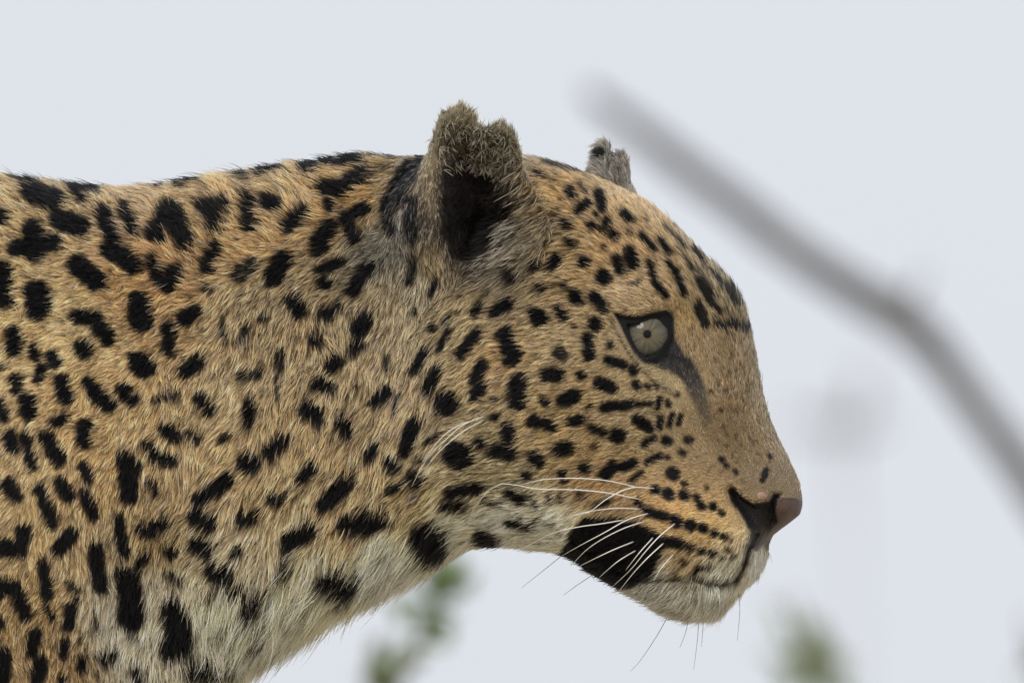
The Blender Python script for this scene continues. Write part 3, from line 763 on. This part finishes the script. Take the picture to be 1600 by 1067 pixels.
def build_fur(n_near, n_far, n_out):
    A, B, C = BV[BT[:, 0]], BV[BT[:, 1]], BV[BT[:, 2]]
    cr = np.cross(B - A, C - A)
    area = np.linalg.norm(cr, axis=1) * .5
    fn = cr / np.maximum(np.linalg.norm(cr, axis=1), 1e-12)[:, None]
    cen = (A + B + C) / 3
    px, py = to_px(cen)
    inframe = (px > -40) & (px < 1640) & (py > -40) & (py < 1110)
    nearf = inframe & (fn[:, 1] < 0.35)
    farf = inframe & ~nearf
    dens = np.interp(px, [200, 700, 900, 1100], [1.0, 1.15, 1.7, 2.4])
    picks = []
    for mask, n, w in ((nearf, n_near, dens), (farf, n_far, dens), (~inframe, n_out, np.ones(len(px)))):
        k = np.where(mask)[0]
        pw = (area * w)[k]
        picks.append(rng.choice(k, n, p=pw / pw.sum()))
    tri = np.concatenate(picks)
    wide = np.concatenate([np.full(n_near, 1.0), np.full(n_far, 1.3), np.full(n_out, 2.2)])
    u = rng.random((len(tri), 2))
    fl = u.sum(1) > 1
    u[fl] = 1 - u[fl]
    w0 = (1 - u.sum(1))[:, None]
    w1, w2 = u[:, :1], u[:, 1:]
    T = BT[tri]
    root = BV[T[:, 0]] * w0 + BV[T[:, 1]] * w1 + BV[T[:, 2]] * w2
    nrm = BN[T[:, 0]] * w0 + BN[T[:, 1]] * w1 + BN[T[:, 2]] * w2
    nrm /= np.maximum(np.linalg.norm(nrm, axis=1), 1e-9)[:, None]
    q, farside = mirror_near(root)
    x, y = to_px(q)
    fl = idw(x, y, FLOW, [2, 3, 4, 5], 25.0)
    fl[:, 2] *= np.interp(x, [0, 250, 450, 700, 1000, 1150, 1250], [.46, .50, .54, .55, .72, 1.05, 1.3])
    fl[:, 3] += np.interp(x, [700, 1000], [7, 3])
    thr = sstep(800, 900, y + .25 * (x - 600)) * sstep(760, 640, x) * sstep(200, 320, x)
    back = sstep(330, 285, y) * sstep(680, 600, x)
    fl[:, 2] *= 1 + .55 * thr + .3 * back
    fl[:, 3] += 9 * thr + 4 * back
    _, bare, _, _, _ = coat(root, nrm)
    # far outside the frame: back and down
    keep = (bare < .3)
    edge = poly_sd(x, y, EYERIM)
    keep &= rng.random(len(x)) < sstep(-3, 4, edge)
    root, nrm, x, y, fl, wide = [q[keep] for q in (root, nrm, x, y, fl, wide)]
    n = len(root)
    d = np.stack([fl[:, 0], np.zeros(n), -fl[:, 1]], -1)
    d /= np.maximum(np.linalg.norm(d, axis=1), 1e-6)[:, None]
    # swirl and clump noise of the lay
    s1 = np.stack([vnoise(root / 0.016, 70 + i) for i in range(3)], -1)
    s2 = np.stack([vnoise(root / 0.005, 80 + i) for i in range(3)], -1)
    body_w = sstep(950, 650, x)[:, None]
    d = d + s1 * (.15 + .33 * body_w) + s2 * (.18 + .30 * body_w) + rng.normal(0, .16, (n, 3))
    d -= nrm * (d * nrm).sum(1, keepdims=True)
    d /= np.maximum(np.linalg.norm(d, axis=1), 1e-6)[:, None]
    kind = rng.random(n)
    length = fl[:, 2] * .001 * np.clip(rng.normal(1, .2, n), .45, 1.6) * (1 + .18 * s1[:, 0])
    length = np.where(kind < .12, length * 1.3, length)
    lift = np.radians(np.clip(fl[:, 3] + 9 * s2[:, 1] + rng.normal(0, 7, n) + 8 * (kind < .12), 5, 70))
    NP = 5
    ts = np.linspace(0, 1, NP)
    pts = np.zeros((n, NP, 3))
    pts[:, 0] = root - nrm * 0.0006
    seg = (length / (NP - 1))[:, None]
    curl = rng.normal(0, .10, (n, 3)) + .10 * s2
    for k in range(1, NP):
        lk = lift * (1.25 - .9 * ts[k])
        dk = d * np.cos(lk)[:, None] + nrm * np.sin(lk)[:, None] + curl * ts[k] + np.array([0, 0, -.10]) * ts[k]
        dk /= np.linalg.norm(dk, axis=1)[:, None]
        pts[:, k] = pts[:, k - 1] + dk * seg
    # clumps: tips lean to the middle of their tuft
    cell = 0.0036 + 0.0
    key = np.floor((root + 0.0012 * s2 + 5) / np.where(x > 900, .0026, cell)[:, None]).astype(np.int64)
    _, inv = np.unique(key[:, 0] * 4000000007 + key[:, 1] * 2000003 + key[:, 2], return_inverse=True)
    m = inv.max() + 1
    cntc = np.bincount(inv, minlength=m)
    tipc = np.stack([np.bincount(inv, pts[:, -1, i], m) / cntc for i in range(3)], -1)[inv]
    rootc = np.stack([np.bincount(inv, root[:, i], m) / cntc for i in range(3)], -1)[inv]
    lenc = (np.bincount(inv, length, m) / cntc)[inv]
    cs = np.clip(.55 + .2 * rng.normal(size=n), 0, .9)[:, None] * np.where(x > 950, .5, 1)[:, None]
    for k in range(1, NP):
        tgt = rootc + (tipc - rootc) * ts[k]
        # keep depth order: only pull sideways towards the clump axis
        off = tgt - (pts[:, k] - (pts[:, k] - root) * 0) 
        ax = (tipc - rootc); ax /= np.maximum(np.linalg.norm(ax, axis=1), 1e-6)[:, None]
        off -= ax * (off * ax).sum(1, keepdims=True)
        pts[:, k] += off * cs * ts[k] ** 1.5
    rad = (0.00027 * wide)[:, None] * np.interp(ts, [0, .35, 1], [1.0, .95, .18])[None] * np.clip(rng.normal(1, .2, n), .5, 1.6)[:, None]
    rad *= np.interp(x, [600, 850, 1150], [.85, .80, .72])[:, None]
    # a hair shows its colour where it comes to lie, so tufts do not smear the rosettes
    uu = rng.uniform(.1, 1.0, (n, 1))
    c, _, _, _, _ = coat(pts[:, 3] * uu + pts[:, 1] * (1 - uu), nrm)
    # tint: paler tip; dark root, deepened to paint shade between tufts
    isblack = sstep(.09, .03, c.max(1))
    val = np.clip(1 + rng.normal(0, 1, n) * np.interp(x, [700, 950], [.28, .2]) + .10 * vnoise(root / 0.0028, 90) + .30 * vnoise(root / np.array([.0016, .0016, .0016]), 91) * sstep(700, 900, x), .4, 1.7)
    clump_v = np.random.default_rng(5).normal(0, 1, m)[inv]
    clump_v = (1 + clump_v * np.interp(x, [700, 950], [.34, .2])).clip(.35, 1.9)
    val *= clump_v
    cc = c * val[:, None]
    ruff = np.exp(-((x - 628) / 45) ** 2 - ((y - 575) / 120) ** 2)
    mid_n = np.exp(-((x - 440) / 90) ** 2 - ((y - 480) / 60) ** 2) + np.exp(-((x - 625) / 50) ** 2 - ((y - 440) / 60) ** 2)
    pale = (rng.random(n) < .20 + .25 * ruff) * (1 - isblack)
    cc = cc * (1 - .55 * pale[:, None]) + np.array([.74, .66, .53]) * .55 * pale[:, None]
    earb = (rng.random(n) < .16) * ((x < 668) & (x > 590) & (y > 235) & (y < 400)) * isblack
    cc = cc * (1 - earb[:, None]) + np.array([.20, .18, .16]) * earb[:, None]
    darkh = (rng.random(n) < np.where(x < 900, .11, .11) + .18 * mid_n) * (1 - isblack)
    cc = cc * (1 - .75 * darkh[:, None])
    r_body, r_face = np.interp(ts, [0, .5, 1], [.28, .85, 1.4]), np.interp(ts, [0, .5, 1], [.35, .9, 1.28])
    fw = sstep(800, 1000, x)[:, None]
    ramp = r_body[None] * (1 - fw) + r_face[None] * fw
    lum = sstep(.45, .75, c.mean(1))[:, None]                 # pale fur gets less of the painted root shade
    ramp = ramp * (1 - lum) + np.interp(ts, [0, .5, 1], [.7, 1.0, 1.2])[None] * lum
    tint = cc[:, None, :] * np.where(isblack[:, None, None] > .5, 1.0, ramp[:, :, None])
    tint = np.clip(tint, .004, .95)
    return pts, rad, tint


def curves_obj(name, pts, rad, tint, parent, mat):
    n, k = rad.shape
    hc = bpy.data.hair_curves.new(name)
    hc.add_curves([k] * n)
    hc.attributes['position'].data.foreach_set('vector', pts.astype(np.float32).ravel())
    ra = hc.attributes.get('radius') or hc.attributes.new('radius', 'FLOAT', 'POINT')
    ra.data.foreach_set('value', rad.astype(np.float32).ravel())
    ta = hc.attributes.new('tint', 'FLOAT_COLOR', 'POINT')
    ta.data.foreach_set('color', np.concatenate([tint, np.ones((n, k, 1))], 2).astype(np.float32).ravel())
    return link(name, hc, parent, mat)


def ear_tufts(n):
    k = np.where((BN[:, 1] < .3) & (BV[:, 1] < -.02))[0]
    bx, by = to_px(BV[k])
    k = k[in_poly(bx, by, [(775, 250), (815, 245), (842, 300), (862, 345), (858, 395), (820, 425), (770, 432), (735, 425), (760, 400), (792, 372), (798, 320)])]
    i = rng.choice(k, n)
    root = BV[i] + rng.normal(0, .0008, (n, 3))
    nrm = BN[i]
    d = np.array([-1, 0, -.62]) + rng.normal(0, .22, (n, 3)) + .35 * np.stack([vnoise(root / .006, 120 + j) for j in range(3)], -1)
    d += np.array([.0, -.35, 0])
    L = rng.uniform(.007, .017, n)
    pts = np.zeros((n, 5, 3)); pts[:, 0] = root
    for j in range(1, 5):
        dj = d + nrm * .3 * (1 - j / 4) + np.array([0, .12, -.10]) * j / 4
        dj /= np.linalg.norm(dj, axis=1)[:, None]
        pts[:, j] = pts[:, j - 1] + dj * (L / 4)[:, None]
    rad = np.full((n, 1), .00020) * np.array([1, 1, .9, .7, .2])[None] * rng.uniform(.7, 1.3, (n, 1))
    col_ = np.where((rng.random(n) < .5)[:, None], np.array([.58, .52, .42]), np.array([.06, .05, .04])) * rng.uniform(.6, 1.25, (n, 1))
    return pts, rad, np.repeat(col_[:, None], 5, 1)


m_fur = fur_material('leopard_fur')
pts, rad, tint = build_fur(300000, 70000, 60000)
def ear_streaks(n):
    k = np.where((BN[:, 1] < .5) & (BV[:, 1] < -.05))[0]
    bx, by = to_px(BV[k])
    k = k[in_poly(bx, by, [(682, 215), (700, 190), (735, 195), (790, 205), (805, 240), (812, 280), (780, 290), (740, 262), (690, 265)])]
    i = rng.choice(k, n)
    root = BV[i] + rng.normal(0, .0008, (n, 3))
    d = np.array([.5, -.35, -.25]) * np.where(rng.random((n, 1)) < .5, 1, [[-1, 1, 1]]) + rng.normal(0, .35, (n, 3)) + BN[i] * .3
    L = rng.uniform(.004, .009, n)
    pts = np.zeros((n, 5, 3)); pts[:, 0] = root
    for j in range(1, 5):
        dj = d + np.array([0, .05, -.12]) * j
        dj /= np.linalg.norm(dj, axis=1)[:, None]
        pts[:, j] = pts[:, j - 1] + dj * (L / 4)[:, None]
    rad = np.full((n, 1), .00020) * np.array([1, 1, .9, .7, .2])[None] * rng.uniform(.7, 1.3, (n, 1))
    c_ = np.where((rng.random(n) < .5)[:, None], np.array([.50, .44, .33]), np.array([.03, .026, .022])) * rng.uniform(.6, 1.2, (n, 1))
    return pts, rad, np.repeat(c_[:, None], 5, 1)


tp, tr_, tt_ = [np.concatenate(q) for q in zip(ear_tufts(2400), ear_streaks(1300))]
pts, rad, tint = np.concatenate([pts, tp]), np.concatenate([rad, tr_]), np.concatenate([tint, tt_])
curves_obj('fur', pts, rad, tint, leo, m_fur)

# ------------------------------------------------------------------ leopard: eyes
bpx, bpy_ = to_px(BV)
def near_y(x, y, r=14):
    k = (np.abs(bpx - x) < r) & (np.abs(bpy_ - y) < r) & (BN[:, 1] < .2)
    if not k.any():
        return float(centre_y(np.array([x]))[0])
    return float(np.min(BV[k, 1]) * .5 + np.median(BV[k, 1]) * .5)


def dome(name, r0, r1, radius, mat, parent, frame, rings=10, seg=48, push=0.0, uvk=False):
    """spherical cap between polar radii r0..r1 (metres across) on a sphere"""
    v, f = [], []
    for i in range(rings + 1):
        r = r0 + (r1 - r0) * i / rings
        h = math.sqrt(max(radius ** 2 - r ** 2, 0)) + push
        for j in range(seg):
            a = 2 * math.pi * j / seg
            v.append(frame @ Vector((r * math.cos(a), r * math.sin(a), h)))
    for i in range(rings):
        for j in range(seg):
            k = (j + 1) % seg
            f.append((i * seg + j, i * seg + k, (i + 1) * seg + k, (i + 1) * seg + j))
    if r0 < 1e-6:
        pass
    return link(name, smooth(mesh_np(name, [tuple(p) for p in v], f)), parent, mat)


def eye_mat(name, c, attr=False):
    m = bpy.data.materials.new(name)
    m.use_nodes = True
    t = m.node_tree
    b = t.nodes['Principled BSDF']
    b.inputs['Base Color'].default_value = (*c, 1)
    b.inputs['Roughness'].default_value = .45
    b.inputs['Specular IOR Level'].default_value = 0.0
    b.inputs['Coat Weight'].default_value = .6
    b.inputs['Coat Roughness'].default_value = 0.10
    b.inputs['Coat IOR'].default_value = 1.40
    if attr:
        a_ = t.nodes.new('ShaderNodeAttribute'); a_.attribute_name = 'fibre'
        t.links.new(a_.outputs['Color'], b.inputs['Base Color'])
    return m


def paint_iris(o, fr, r0, r1):
    m = o.data
    inv = fr.inverted()
    c = []
    for vv in m.vertices:
        q = inv @ vv.co
        r = (math.hypot(q.x, q.y) - r0) / (r1 - r0)
        a = math.atan2(q.y, q.x)
        f = float(vnoise(np.array([[a * 14, r * 3.0, 1.0]]), 201)[0]) * .30 + float(vnoise(np.array([[a * 36, r * 2.0, 2.0]]), 202)[0]) * .22
        k = (1 + f) * np.interp(r, [0, .12, .3, .8, 1.0], [.45, 1.05, 1.1, .8, .35])
        warm = np.array([.18, .155, .095]) * (1 - r) + np.array([.150, .146, .122]) * r
        c.append((*(warm * k * .66), 1))
    at_ = m.attributes.new('fibre', 'FLOAT_COLOR', 'POINT')
    at_.data.foreach_set('color', np.array(c, np.float32).ravel())


m_ball = eye_mat('eyeball_dark', (.012, .010, .010))
m_iris = eye_mat('iris_olive', (.165, .145, .098), True)
m_ring = eye_mat('iris_edge', (.05, .045, .03))
m_pup = eye_mat('pupil_black', (.003, .003, .003))
for side in (-1, 1):
    RB = 0.0195
    ex, ey = 1005, 526
    ysurf = -0.0 + near_y(1060, 520, 6) * .0
    k = (np.hypot(bpx - ex, bpy_ - ey) < 56) & (np.hypot(bpx - ex, bpy_ - ey) > 36) & (BN[:, 1] < -.3)
    ys = float(np.median(BV[k, 1]))
    cpt = from_px(np.array([ex]), np.array([ey]), ys + RB + 0.0012)[0]
    gaze = Vector((.12, -1, .08)).normalized()
    if side == 1:
        cy = float(centre_y(np.array([ex]))[0]); an = YAW
        nn = np.array([math.sin(an), math.cos(an), 0])
        cpt = cpt - 2 * np.dot(cpt - np.array([(ex - 800) * K, cy, 0]), nn) * nn
        gv_ = np.array(gaze); gaze = Vector(gv_ - 2 * np.dot(gv_, nn) * nn)
    fr = Matrix.Translation(Vector(cpt)) @ gaze.to_track_quat('Z', 'Y').to_matrix().to_4x4()
    import bmesh
    bm = bmesh.new()
    bmesh.ops.create_uvsphere(bm, u_segments=40, v_segments=24, radius=RB, matrix=fr)
    em = bpy.data.meshes.new('eye'); bm.to_mesh(em); bm.free(); smooth(em)
    eye = link('eye', em, leo, m_ball)
    iris = dome('iris', .0022, .0132, RB, m_iris, eye, fr, 22, 140, push=.00035)
    paint_iris(iris, fr, .0022, .0132)
    dome('iris_edge', .0132, .0146, RB, m_ring, eye, fr, 2, push=.00030)
    dome('pupil', 0.0, .0024, RB, m_pup, eye, fr, 3, push=.00036)

# ------------------------------------------------------------------ leopard: whiskers
def tube(name, P, r0, r1, mat, parent, seg=7, n=14):
    c = catmull(np.array(P), n)
    rs = []
    for i in range(n):
        tg = Vector(c[min(i + 1, n - 1)] - c[max(i - 1, 0)]).normalized()
        q = tg.to_track_quat('Z', 'Y')
        r = r0 + (r1 - r0) * (i / (n - 1)) ** 1.3
        rs.append(np.array([c[i] + np.array(q @ Vector((r * math.cos(6.2832 * j / seg), r * math.sin(6.2832 * j / seg), 0))) for j in range(seg)]))
    return link(name, smooth(rings_mesh(name, rs)), parent, mat)


m_whisker = bpy.data.materials.new('whisker_white')
m_whisker.use_nodes = True
b_ = m_whisker.node_tree.nodes['Principled BSDF']
b_.inputs['Base Color'].default_value = (.86, .83, .76, 1)
b_.inputs['Roughness'].default_value = .4
m_whdark = simple_mat('whisker_dark', (.10, .09, .08), .5)
WH = [
    [(998, 762), (950, 751), (900, 747), (850, 749), (815, 757)], [(1000, 780), (950, 770), (900, 765), (840, 764), (776, 757), (734, 803)],
    [(1022, 763), (985, 762), (950, 778), (920, 800), (895, 806)], [(1000, 795), (960, 794), (915, 800), (880, 810)],
    [(1012, 802), (980, 812), (944, 832), (910, 850), (878, 868)], [(1008, 814), (975, 825), (941, 842), (915, 860), (892, 884)],
    [(975, 812), (940, 818), (904, 823), (860, 834), (808, 862)], [(990, 846), (960, 858), (930, 872), (906, 884)],
    [(993, 860), (965, 877), (936, 902)], [(1054, 818), (1030, 838), (1008, 862), (985, 890), (956, 917)],
    [(1036, 849), (1010, 873), (988, 897), (966, 925)], [(1020, 840), (1000, 862), (978, 890)], [(1052, 866), (1035, 885), (1022, 905)],
    [(758, 650), (725, 663), (695, 688), (668, 715), (643, 760)], [(756, 656), (722, 675), (690, 702), (662, 735)], [(742, 656), (710, 668), (684, 690), (660, 722)],
]
def head_mirror(p):
    cy = float(centre_y(np.array([1000]))[0])
    nn = np.array([math.sin(YAW), math.cos(YAW), 0])
    return p - 2 * np.dot(p - np.array([200 * K, cy, 0]), nn) * nn
for w in WH:
    P = []
    L = len(w)
    for i, (x, y) in enumerate(w):
        s = i / (L - 1)
        base_y = near_y(x, y)
        P.append(from_px(np.array([x]), np.array([y]), base_y - (0.0 if i == 0 else .006 + .022 * math.sin(min(s * 2.2, 1.9))))[0])
    tube('whisker', P, .00040 if w[0][0] > 800 else .00028, .00010, m_whisker, leo)
    if w[0][0] > 960:
        tube('whisker', [head_mirror(p) for p in P], .00052, .00016, m_whisker, leo)
for w in [[(1046, 958), (1025, 995), (1000, 1032), (985, 1048)], [(1076, 960), (1072, 985), (1062, 1012)], [(1092, 958), (1090, 995), (1084, 1045)], [(1100, 958), (1098, 985), (1096, 1010)], [(1152, 918), (1156, 950), (1152, 1000)], [(880, 866), (850, 890), (815, 918)], [(930, 895), (900, 915), (880, 930)]]:
    P = [from_px(np.array([x]), np.array([y]), float(centre_y(np.array([x]))[0]) - .004)[0] for x, y in w]
    tube('whisker', P, .00020, .00008, m_whdark, leo)

# ------------------------------------------------------------------ dead tree behind
m_bark = simple_mat('grey_bark', (.11, .104, .098), .9, .3, 30, .5, .1)
def far_pt(x, y, depth):
    return np.array(FRAME @ Vector(from_px(np.array([x]), np.array([y]), depth)[0]))
tree = bpy.data.objects.new('dead_tree', None)
col.objects.link(tree)
def wtube(name, P, radii, mat, parent, base, seg=12, n=40):
    c = catmull(np.array(P), n)
    rr = catmull(np.array(radii)[:, None], n)[:, 0]
    nz = np.random.default_rng(len(P) + n).normal(0, .06, (n, seg))
    rs = []
    for i in range(n):
        tg = Vector(c[min(i + 1, n - 1)] - c[max(i - 1, 0)]).normalized()
        q = tg.to_track_quat('Z', 'Y')
        rs.append(np.array([c[i] - base + np.array(q @ Vector((rr[i] * (1 + nz[i, j]) * math.cos(6.2832 * j / seg), rr[i] * (1 + nz[i, j]) * math.sin(6.2832 * j / seg), 0))) for j in range(seg)]))
    return link(name, smooth(rings_mesh(name, rs)), parent, mat)
BD = 11.0
bp = [far_pt(x, y, BD + dz) for x, y, dz in [(922, 146, .5), (1000, 206, .45), (1070, 260, .4), (1140, 314, .3), (1240, 392, .2), (1340, 456, .1), (1408, 496, 0), (1475, 565, 0), (1535, 648, 0), (1610, 750, 0), (1750, 980, 0), (1900, 1320, 0)]]
base = np.array([bp[-1][0] + .25, bp[-1][1], float(ground_z(np.array([bp[-1][0] + .25]), np.array([bp[-1][1]]))[0])])
tree.location = base
tag(tree, 'bare grey dead tree with one long blurred branch slanting across the sky', 'tree')
wtube('branch', bp, [.007, .0125, .0145, .0155, .0165, .0180, .0200, .0170, .0162, .018, .024, .03], m_bark, tree, base)
wtube('trunk', [base + np.array([0, 0, -.1]), base + np.array([.02, 0, .7]), base + np.array([-.06, 0, 1.5]), base + np.array([.05, .05, 2.3]), base + np.array([.25, .1, 2.9]), base + np.array([.4, .1, 3.4])], [.11, .085, .075, .055, .035, .012], m_bark, tree, base)
wtube('branch', [bp[-1], base + np.array([-.12, 0, bp[-1][2] - base[2] - .12]), base + np.array([0, 0, bp[-1][2] - base[2] - .3])], [.03, .035, .045], m_bark, tree, base, n=10)
wtube('twig', [bp[6], far_pt(1432, 450, BD), far_pt(1448, 420, BD)], [.006, .004, .001], m_bark, tree, base, n=10)

# ------------------------------------------------------------------ shrubs behind
def leaf_mat(name, c):
    m = simple_mat(name, c, .5, .25, 60, 0, .3)
    t = m.node_tree
    tr = t.nodes.new('ShaderNodeBsdfTranslucent'); tr.inputs['Color'].default_value = (.30, .40, .04, 1)
    mx = t.nodes.new('ShaderNodeMixShader'); mx.inputs[0].default_value = .45
    t.links.new(t.nodes['Principled BSDF'].outputs[0], mx.inputs[1]); t.links.new(tr.outputs[0], mx.inputs[2])
    t.links.new(mx.outputs[0], t.nodes['Material Output'].inputs['Surface'])
    return m
m_leaf = leaf_mat('leaf_green', (.075, .13, .018))
m_stem = simple_mat('twig_grey', (.16, .14, .11), .9)
def leaf_geom(p, d, up, L, W):
    d = np.array(d) / np.linalg.norm(d)
    s = np.cross(d, up); s /= np.linalg.norm(s)
    u = np.cross(s, d)
    o = [p, p + d * L * .3 + s * W * .5 + u * W * .12, p + d * L * .65 + s * W * .42 + u * W * .12, p + d * L, p + d * L * .65 - s * W * .42 + u * W * .12, p + d * L * .3 - s * W * .5 + u * W * .12, p + d * L * .35, p + d * L * .7]
    return o, [(0, 1, 6), (1, 2, 7, 6), (2, 3, 7), (3, 4, 7), (4, 5, 6, 7), (5, 0, 6)]
def shrub(label, depth, stems, clusters, seed, m_leaf=None):
    m_leaf = m_leaf or globals()['m_leaf']
    r = np.random.default_rng(seed)
    st = [[far_pt(x, y, depth) for x, y in s] for s in stems]
    bx, by_ = np.mean([s[-1][0] for s in st]), np.mean([s[-1][1] for s in st])
    base = np.array([bx, by_, float(ground_z(np.array([bx]), np.array([by_]))[0])])
    root = bpy.data.objects.new('shrub', None); col.objects.link(root); root.location = base
    tag(root, label, 'shrub', 'shrubs behind the leopard')
    for s in st:
        mid = (s[-1] + base) / 2 + r.normal(0, .05, 3)
        wtube('stem', s + [mid, base + r.normal(0, .02, 3) * [1, 1, 0]], list(np.linspace(.002, .008, len(s) + 2)), m_stem, root, base, 8, 30)
    for (x, y, rad, n) in clusters:
        for k in range(n):
            a = r.normal(0, 1, 3); a /= np.linalg.norm(a)
            c = far_pt(x, y, depth) + a * rad * K * (DIST + depth) / DIST * r.random() ** .5 - base
            d = a + np.array([0, 0, .5]) + r.normal(0, .4, 3)
            v, f = leaf_geom(c, d, np.array([0.1, .3, 1.]) + r.normal(0, .3, 3), r.uniform(.022, .036), r.uniform(.010, .017))
            link('leaf', mesh_np('leaf', v, f), root, m_leaf)
    # foliage below the frame
    v, f = [], []
    for k in range(500):
        h = r.uniform(.35, 1)
        s = st[r.integers(len(st))]
        p = s[-1] * (1 - h) + base * h + np.clip(r.normal(0, .12, 3), -.25, .25)
        vv, f_ = leaf_geom(p - base, r.normal(0, 1, 3) + [0, 0, .5], np.array([0.1, .2, 1.]), r.uniform(.025, .04), r.uniform(.012, .02))
        f += [tuple(i + len(v) for i in q) for q in f_]; v += vv
    o = link('lower_foliage', mesh_np('lower_foliage', v, f), root, m_leaf)
    o['kind'] = 'stuff'
    return root
shrub('leafy shrub tip blurred in the sky below the leopard\'s throat', 5.5,
      [[(690, 890), (672, 960), (640, 1030), (610, 1100), (600, 1200)], [(600, 1020), (575, 1080), (585, 1200)]],
      [(687, 938, 24, 38), (700, 915, 18, 3), (610, 1056, 26, 12), (580, 1075, 20, 4), (650, 990, 26, 3)], 3)
shrub('leafy shrub tip blurred in the sky below the leopard\'s chin', 9.0,
      [[(1240, 930), (1255, 985), (1275, 1060), (1300, 1200)]], [(1262, 1045, 34, 40), (1255, 995, 22, 6), (1300, 1068, 26, 10), (1240, 960, 22, 3)], 4, leaf_mat('leaf_yellow_green', (.17, .20, .025)))
shrub('leafy shrub tip cut off by the right edge of the photo', 9.0,
      [[(1606, 960), (1615, 1040), (1630, 1200)]], [(1640, 1050, 14, 3)], 5)

# a faint far spray of twigs right of the nose
far_tw = bpy.data.objects.new('bare_shrub', None); col.objects.link(far_tw)
TD = 24.0
tb = far_pt(1330, 1250, TD)
tb[2] = float(ground_z(np.array([tb[0]]), np.array([tb[1]]))[0])
far_tw.location = tb
tag(far_tw, 'faint grey bare shrub far behind the leopard\'s nose', 'shrub')
for P, R_ in [([(1345, 560), (1338, 640), (1320, 700), (1330, 900), (1335, 1250)], [.001, .003, .004, .0015, .002]), ([(1225, 650), (1280, 668), (1345, 668), (1385, 655)], [.004, .008, .008, .003]), ([(1345, 585), (1350, 620), (1340, 660)], [.005, .006, .005]), ([(1290, 640), (1310, 660), (1325, 690)], [.006, .008, .006])]:
    wtube('twig', [far_pt(x, y, TD) for x, y in P], R_, m_stem, far_tw, tb, 8, 20)
wtube('stem', [far_pt(1335, 1250, TD), (far_pt(1335, 1250, TD) + tb) / 2, tb], [.002, .006, .014], m_stem, far_tw, tb, 8, 10)
